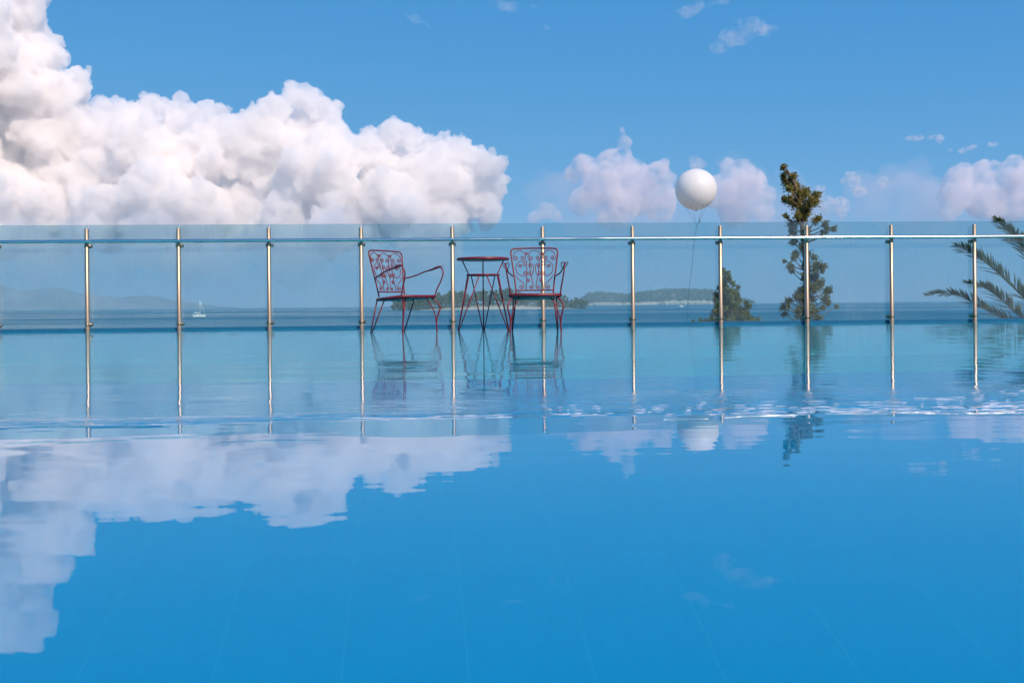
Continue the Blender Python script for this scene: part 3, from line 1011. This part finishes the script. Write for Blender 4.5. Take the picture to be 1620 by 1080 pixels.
ISLET_LABEL = {(False, 0): 'round-crowned tree by the pale rocky shore of the near islet', (False, 1): 'round-crowned tree in the middle of the near islet wood',
               (False, 2): 'round-crowned tree in the back rank of the near islet wood', (True, 0): 'pointed conifer by the pale rocky shore of the near islet',
               (True, 1): 'pointed conifer in the middle of the near islet wood', (True, 2): 'pointed conifer in the back rank of the near islet wood'}
for i in range(110):
    u = 622 + (928 - 622) * ((i * 0.61803) % 1.0)
    row = (i % 3)
    y = D1 + 18 + row * 26 + g.uniform(-6, 8)
    p = at(u, 480, y)
    zg = h1(p.x, y)
    ztop = at(u, top_v(u) + (2 - row) * 3.2 + g.uniform(-2.2, 2.8), y).z
    hgt = max(6.0, min(ztop - zg, 26.0))
    kd = g.randrange(6)
    cm, tm = protos[kd]
    r_ = tag(empty('island_tree', (p.x, y, zg), g.uniform(0, 6.28)), ISLET_LABEL[(kd % 3 == 2, row)], 'tree', 'trees on the near islet')
    wd = hgt * g.uniform(1.0, 1.4) if hgt < 16 else hgt * g.uniform(.8, 1.1)
    r_.scale = (wd, wd, hgt)
    for nm, me_ in (('crown', cm), ('trunk', tm)):
        o = bpy.data.objects.new(nm, me_); C.objects.link(o); o.parent = r_

# scrub between the trunks of the islet
cls = []
for i in range(420):
    u = g.uniform(622, 930); y = D1 + g.uniform(8, 70)
    p = at(u, 485, y)
    cls.append((p.x, y, h1(p.x, y) + g.uniform(0, 2.5), g.uniform(1.2, 2.6)))
V, F_ = leaf_cloud(np.array(cls), 22, 1.1, seed=5, aspect=.8)
tag(link('undergrowth', np_mesh('undergrowth', V, F_), ISL, None, False), 'low green scrub covering the near islet under its trees', 'scrub', kind='stuff')

# farther wooded island
D2 = 5200.0
a2, b2 = at(926, 480, D2).x, at(1196, 478, D2).x
prof2 = [(926, 474), (935, 466), (950, 462), (970, 463), (1000, 466), (1015, 463), (1040, 460), (1065, 457.5), (1100, 457), (1130, 457.5), (1150, 461), (1165, 466), (1180, 470), (1190, 474), (1196, 478)]
us2 = [p[0] for p in prof2]; vs2 = [p[1] for p in prof2]
def h2(x, y):
    u = 926 + (x - a2) / (b2 - a2) * 270
    v = np.interp(u, us2, vs2, left=480, right=480)
    hor = 482 - 0.0094 * (u - 810)
    top = (hor - v) * D2 / F_PX + 0.28 - 9 - SEA_Z
    d_ = max(0.0, 1 - ((y - D2 - 170) / 170) ** 2)
    return SEA_Z - 2 + max(0, top) * d_ ** .6 + 2.8 * min(1, d_ * 6)
heightfield('far_island', np.linspace(a2 - 5, b2 + 5, 120), np.linspace(D2 - 2, D2 + 342, 30), h2, ROCK)
cls = []
for i in range(3600):
    x = g.uniform(a2, b2); y = D2 + 340 * g.random() ** 1.5 * .6 + 10
    z = h2(x, y)
    if z < SEA_Z + 1.2: continue
    cls.append((x, y, z + 2 + g.uniform(0, 13) * g.random(), g.uniform(4, 10)))
for i in range(700):
    x = g.uniform(a2 + 12, b2 - 12)
    if 0.16 < (x - a2) / (b2 - a2) < 0.42 and g.random() < .85: continue
    cls.append((x, D2 + g.uniform(-1, 14), SEA_Z + g.uniform(1.5, 7), g.uniform(2.5, 4.5)))
V, F_ = leaf_cloud(np.array(cls), 12, 4.5, seed=15, aspect=.8)
tag(link('far_wood', np_mesh('far_wood', V, F_), ISL, None, False), 'dark wood covering the low far island, faded blue by haze', 'wood', kind='stuff')

# mountains of the mainland in the haze
D3 = 10500.0
MNT = pbr('hazy_mountain', (0.09, 0.10, 0.09), (0.40, 0.34, 0.31), 0.0022, 0.95, 0, 0.0)
prof3 = [(-420, 440), (-300, 425), (-200, 445), (-100, 430), (-40, 452), (0, 461), (20, 459), (36, 456), (46, 457), (58, 456), (72, 459), (84, 464), (110, 466), (135, 470), (165, 471), (200, 468), (225, 470), (260, 477), (300, 482), (340, 488)]
us3 = [p[0] for p in prof3]; vs3 = [p[1] for p in prof3]
a3, b3 = at(-420, 480, D3).x, at(345, 485, D3).x
def h3(x, y):
    u = -420 + (x - a3) / (b3 - a3) * 765
    v = np.interp(u, us3, vs3)
    hor = 482 - 0.0094 * (u - 810)
    top = max(0, (hor - v) * D3 / F_PX + 7)
    t = (y - D3) / 900
    d_ = max(0.0, 1 - (t - .6) ** 2 / .36) if t < .6 else max(0, 1 - (t - .6) / .45)
    rid = 0.82 + 0.18 * math.sin(x * .013 + 2 * math.sin(y * .006)) * math.sin(x * .005 + y * .009)
    return SEA_Z - 3 + top * d_ ** .8 * (rid if t < .55 else 1) + 12 * min(1, d_ * 5)
heightfield('mountain', np.linspace(a3, b3, 150), np.linspace(D3, D3 + 940, 30), h3, MNT)

# ------------------------------------------------------------------ boats
def boat_hull(mb, L_, W_, H_, n=10, mi=0):
    rows = []
    for i in range(n + 1):
        t = i / n
        w = W_ / 2 * (1 - max(0, (t - .45) / .55) ** 2.2) * (0.82 + 0.18 * min(1, t * 4))
        sheer = H_ * (1 + .28 * (t - .35) ** 2 * 2)
        x = (t - .5) * L_
        rows.append([(x, -w, sheer), (x, -w * .86, H_ * .35), (x, -w * .3, -.25), (x, w * .3, -.25), (x, w * .86, H_ * .35), (x, w, sheer)])
    vs = [p for r_ in rows for p in r_]
    fs = []
    for i in range(n):
        for j in range(5):
            fs.append((i * 6 + j, i * 6 + j + 1, (i + 1) * 6 + j + 1, (i + 1) * 6 + j))
        fs.append((i * 6 + 5, i * 6, (i + 1) * 6, (i + 1) * 6 + 5))
    fs.append((0, 5, 4, 3, 2, 1))
    mb.add(vs, fs, mi)

def sailboat(loc, rz, label, s=1.0):
    root = tag(empty('sailing_boat', loc, rz), label, 'boat')
    root.scale = (s, s, s)
    mb = MB(); boat_hull(mb, 7.6, 2.5, 1.25); mb.build('hull', WHITE_HULL, root)
    mb = MB()
    mb.add([(-1.5, -.8, 1.1), (1.9, -.7, 1.1), (1.9, .7, 1.1), (-1.5, .8, 1.1), (-1.3, -.65, 1.75), (1.0, -.55, 1.65), (1.0, .55, 1.65), (-1.3, .65, 1.75)],
           [(4, 5, 6, 7), (0, 1, 5, 4), (1, 2, 6, 5), (2, 3, 7, 6), (3, 0, 4, 7)])
    cab = mb.build('cabin', WHITE_HULL, root, False)
    for sd_ in (-1, 1):
        mb = MB(); mb.box(-.9, .7, sd_ * .70 - .02, sd_ * .70 + .02, 1.32, 1.52); mb.build('window', DARK_TRIM, cab, False)
    mb = MB(); mb.tube([(.6, 0, 1.0), (.55, 0, 9.3)], [.17, .12], 8); mb.build('mast', WHITE_HULL, root)
    mb = MB(); mb.tube([(.55, 0, 2.4), (-3.0, 0, 2.5)], .10, 8); mb.tube([(.4, 0, 2.6), (-2.9, 0, 2.65)], .17, 8); mb.build('boom', WHITE_HULL, root)
    mb = MB(); mb.tube([(3.75, 0, 1.4), (.56, 0, 8.9)], .12, 6); mb.build('furled_jib', WHITE_HULL, root)
    mb = MB(); mb.tube([(-3.7, 0, 1.2), (.55, 0, 9.2)], .03, 4)
    for e in (-1, 1): mb.tube([(.5, e * 1.2, 1.2), (.55, 0, 8.2)], .025, 4)
    mb.build('rigging', WHITE_HULL, root)
    return root
p = on_level(315, 502.0, SEA_Z)
sailboat((p.x, p.y, SEA_Z), R(40), 'white sailing boat with bare mast and furled sails on the sea', 1.36)
p = on_level(1492, 477.9, SEA_Z)
def motorboat(loc, rz, label):
    root = tag(empty('motor_boat', loc, rz), label, 'boat')
    mb = MB(); boat_hull(mb, 9.5, 3.2, 1.7); mb.build('hull', WHITE_HULL, root)
    mb = MB()
    mb.add([(-2.6, -1.2, 1.6), (1.8, -1.1, 1.6), (1.8, 1.1, 1.6), (-2.6, 1.2, 1.6), (-2.0, -1.0, 3.0), (.4, -.9, 3.0), (.4, .9, 3.0), (-2.0, 1.0, 3.0)],
           [(4, 5, 6, 7), (0, 1, 5, 4), (1, 2, 6, 5), (2, 3, 7, 6), (3, 0, 4, 7)])
    cab = mb.build('cabin', WHITE_HULL, root, False)
    for sd_ in (-1, 1):
        mb = MB(); mb.box(-1.7, .4, sd_ * 1.08 - .04, sd_ * 1.08 + .04, 2.1, 2.6); mb.build('window', DARK_TRIM, cab, False)
    mb = MB(); mb.tube([(-1, 0, 3.0), (-1.2, 0, 4.6)], .07, 6); mb.build('aerial', WHITE_HULL, root)
p = on_level(1078, 485.6, SEA_Z)
motorboat((p.x, p.y, SEA_Z), R(20), 'tiny white motor boat on the sea off the far wooded island')

# ------------------------------------------------------------------ clouds
def puff_mesh(name, puffs, dist, seed, voxel, kids=(9, 7), depth=0.55, disp=()):
    """union of many billows (three generations of spheres), remeshed and roughened"""
    g = random.Random(seed)
    S = []
    for q in puffs:
        u, v, r_ = q[:3]
        back = q[3] if len(q) > 3 else 0.0
        Y_ = dist * (1 + back) 
        p = at(u, v, Y_)
        rw = r_ / F_PX * (p - CAM).dot(_f)
        p = p + Vector((0, g.uniform(-1, 1) * depth * rw, 0))
        S.append((p, rw))
        for i in range(kids[0]):
            d_ = Vector((g.gauss(0, 1), g.gauss(0, 1) - .35, g.gauss(0, 1) + .25)).normalized()
            r2 = rw * (.16 + .40 * g.random() ** 1.4)
            p2 = p + d_ * (rw * g.uniform(.72, .95))
            S.append((p2, r2))
            for j in range(kids[1]):
                d3 = (d_ + Vector((g.gauss(0, .8), g.gauss(0, .8) - .2, g.gauss(0, .8) + .1))).normalized()
                r3 = r2 * (.16 + .34 * g.random() ** 1.3)
                S.append((p2 + d3 * (r2 * g.uniform(.75, .98)), r3))
    bm = bmesh.new()
    bmesh.ops.create_icosphere(bm, subdivisions=2, radius=1.0)
    bv = np.array([v.co[:] for v in bm.verts]); bf = np.array([[v.index for v in f.verts] for f in bm.faces])
    bm.free()
    n = len(S)
    cen = np.array([s[0][:] for s in S]); rad = np.array([s[1] for s in S])
    org = cen.mean(axis=0)
    V = ((cen - org)[:, None, :] + bv[None] * rad[:, None, None]).reshape(-1, 3)
    F_ = (bf[None] + (np.arange(n) * len(bv))[:, None, None]).reshape(-1, 3)
    me = np_mesh(name, V, F_)
    o = bpy.data.objects.new(name, me)
    C.objects.link(o)
    o.location = org
    m = o.modifiers.new('remesh', 'REMESH'); m.mode = 'VOXEL'; m.voxel_size = voxel; m.use_smooth_shade = True
    for i, (kind, size, strength) in enumerate(disp):
        t = bpy.data.textures.new(name + '_billow', kind)
        t.noise_scale = size
        if kind == 'CLOUDS': t.noise_depth = 4
        m = o.modifiers.new('billow', 'DISPLACE'); m.texture = t; m.strength = strength; m.mid_level = 0.5; m.texture_coords = 'LOCAL'
    m = o.modifiers.new('weld', 'REMESH'); m.mode = 'VOXEL'; m.voxel_size = voxel * 0.9; m.use_smooth_shade = True
    dg = bpy.context.evaluated_depsgraph_get()
    me2 = bpy.data.meshes.new_from_object(o.evaluated_get(dg))
    o.modifiers.clear()
    o.data = me2
    me2.polygons.foreach_set('use_smooth', [True] * len(me2.polygons))
    return o

big = [(10, 20, 55), (-40, 60, 80), (30, 60, 42), (62, 92, 34), (20, 120, 62), (88, 98, 15), (120, 136, 24), (98, 158, 34), (50, 190, 62), (0, 230, 80), (100, 220, 50),
       (60, 280, 70), (130, 290, 55), (0, 330, 80), (100, 345, 50), (-60, 200, 90), (-60, 330, 90), (160, 235, 40, .02), (165, 190, 28, .06), (200, 185, 26, .06),
       (235, 172, 22), (215, 195, 24), (255, 168, 14), (285, 190, 28, .06), (320, 182, 24, .06), (345, 180, 18, .06), (240, 238, 45), (195, 290, 55), (290, 265, 52), (270, 330, 60),
       (340, 240, 48), (385, 222, 44), (412, 195, 28), (440, 178, 24), (464, 150, 18), (490, 163, 19), (520, 180, 22), (528, 208, 22), (480, 220, 46), (430, 250, 55), (400, 310, 62),
       (500, 275, 52), (540, 250, 34), (590, 232, 24), (620, 210, 20), (650, 222, 20), (600, 270, 40), (640, 268, 40), (690, 238, 24), (722, 232, 18), (690, 280, 42), (745, 250, 24),
       (775, 262, 20), (785, 292, 20), (740, 298, 42), (772, 328, 26), (640, 330, 52), (540, 335, 60), (700, 340, 45), (180, 345, 50), (330, 340, 50), (450, 350, 50),
       (629, 234, 22, .03), (475, 184, 24, .03), (380, 350, 42, .03), (277, 207, 26, .03), (420, 340, 46, .04), (300, 345, 46, .04), (225, 340, 46, .04), (600, 345, 44, .04), (520, 350, 46, .04), (680, 345, 40, .04)]
o = puff_mesh('cloud', big, 17000.0, 3, 16.0, (20, 9), 0.9, (('CLOUDS', 240.0, 140.0), ('VORONOI', 210.0, -85.0), ('VORONOI', 85.0, -58.0), ('CLOUDS', 40.0, 36.0)))
o.data.materials.clear(); o.data.materials.append(CLOUD)
tag(o, 'towering white cumulus bank with cauliflower tops over the sea', 'cloud', 'clouds in the sky')

def vapour_cloud(puffs, dist, seed, mat, label, squash=1.0):
    o = puff_mesh('cloud', puffs, dist, seed, 50.0, (9, 5), 0.6, (('CLOUDS', 300.0, 140.0),))
    o.data.materials.clear(); o.data.materials.append(mat)
    return tag(o, label, 'cloud', 'clouds in the sky')
LOWB = vapour('low_cloud_haze', 0.0024, 0.0011, 0.30, 0.62, (0.99, 0.96, 0.96))
SCRAP = vapour('torn_cloud_scrap', 0.0060, 0.0075, 0.42, 0.62, (1.0, 0.96, 0.97))
LILAC = vapour('lilac_haze_bank', 0.00050, 0.0009, 0.34, 0.66, (1.0, 0.93, 0.97))
VAP = vapour('soft_cloud_vapour', 0.0050, 0.0030, 0.36, 0.62, (1.0, 0.955, 0.965))
WISP = vapour('thin_cloud_wisp', 0.0034, 0.0050, 0.46, 0.72, (1.0, 0.97, 0.97))
vapour_cloud([(984, 206, 8), (988, 225, 11), (985, 245, 15), (962, 256, 20), (925, 262, 18), (905, 274, 16), (1000, 275, 28), (1040, 272, 18), (1057, 284, 14), (950, 295, 32), (1015, 305, 36), (980, 325, 34), (1045, 322, 28), (920, 320, 25)],
             22000.0, 21, VAP, 'hazy lavender cumulus with a thin upright spire beside the balloon')
vapour_cloud([(1102, 258, 14), (1150, 260, 12), (1178, 265, 17), (1200, 288, 18), (1214, 310, 15), (1170, 305, 34), (1130, 305, 28), (1206, 332, 20), (1165, 335, 28)],
             22500.0, 22, VAP, 'hazy lavender cumulus half hidden behind the white balloon')
vapour_cloud([(1300, 300, 9), (1308, 325, 14), (1345, 284, 14), (1395, 288, 11), (1355, 302, 12), (1330, 330, 16)], 23000.0, 23, SCRAP, 'small broken lavender cloud next to the top of the bent cypress')
vapour_cloud([(1520, 280, 24), (1560, 275, 24), (1600, 278, 26), (1640, 275, 26), (1515, 310, 26), (1560, 315, 34), (1610, 320, 34), (1660, 310, 34), (1500, 335, 18)], 23500.0, 24, VAP, 'broad faint lavender cloud bank above the palm fronds')
vapour_cloud([(1422 + 9 * i, 219 - 3 * math.sin(i * .45) + (i % 3), 2.6 + 3.4 * math.sin(math.pi * (i + 1) / 10) + (3 if i == 7 else 0)) for i in range(9)], 23000.0, 25, SCRAP, 'long thin streak of cloud high above the bare glass panels')
vapour_cloud([(1500, 239, 3.5), (1505, 237, 4), (1518, 240, 3), (1526, 237, 6), (1535, 233, 7), (1544, 231, 5), (1531, 240, 4)], 23000.0, 32, SCRAP, 'small ragged scrap of cloud above the lilac cloud bank')
vapour_cloud([(1560, 224, 3), (1567, 226, 5), (1576, 227, 5), (1585, 229, 3), (1592, 230, 2)], 23000.0, 33, SCRAP, 'tiny flat shred of cloud above the palm fronds')
vapour_cloud([(1132, 76, 9), (1145, 70, 15), (1160, 55, 17), (1172, 42, 15), (1192, 45, 18), (1212, 48, 12), (1226, 46, 7), (1180, 62, 12)], 15000.0, 26, WISP, 'thin torn veil of cloud high above the balloon')
vapour_cloud([(1068, 24, 8), (1085, 19, 11), (1102, 12, 12), (1122, 6, 11), (1145, 2, 9)], 15000.0, 34, WISP, 'narrow slanting wisp beside the torn veil of cloud')
vapour_cloud([(632, 14, 6), (645, 20, 8), (660, 29, 10), (672, 38, 8), (682, 45, 6)], 15000.0, 27, WISP, 'faint feathery wisp of cloud high over the two chairs')
vapour_cloud([(780, 3, 9), (795, 6, 10), (815, 8, 11), (838, 9, 8), (850, 12, 5)], 15000.0, 28, WISP, 'faint flat wisp at the very top of the blue sky')
vapour_cloud([(860, 40, 5), (868, 42, 6), (878, 45, 4), (890, 47, 3)], 15000.0, 35, WISP, 'tiny pale fleck of cloud under the flat wisp')
vapour_cloud([(862, 332, 14), (878, 342, 12), (845, 344, 11)], 21000.0, 29, VAP, 'little puff of cloud between the two cloud banks')
vapour_cloud([(870 + 62 * i, 312 + 12 * ((i * 5) % 4), 40 + 7 * ((i * 3) % 4)) for i in range(14)], 25500.0, 31, LILAC, 'wide pale lilac veil of haze low behind the balloon and cypress')
vapour_cloud([(-30 + 55 * i, 380 + 10 * ((i * 7) % 5), 34 + 6 * ((i * 3) % 4)) for i in range(14)], 15600.0, 30, LOWB, 'pale ragged cloud base spreading under the towering cumulus bank')

# ------------------------------------------------------------------ haze
HZ, nt, N, L, out = new_mat('sea_haze')
v = N.new('ShaderNodeVolumePrincipled')
v.inputs['Color'].default_value = (0.56, 0.80, 0.95, 1)
v.inputs['Density'].default_value = 1.05e-4
L.new(v.outputs[0], out.inputs['Volume'])
mb = MB(); mb.box(-13000, 13000, -13000, 13000, SEA_Z - 4.5, 420)
hz = mb.build('haze', HZ, None, False)
tag(hz, 'pale blue sea haze in the air', 'haze', kind='stuff')
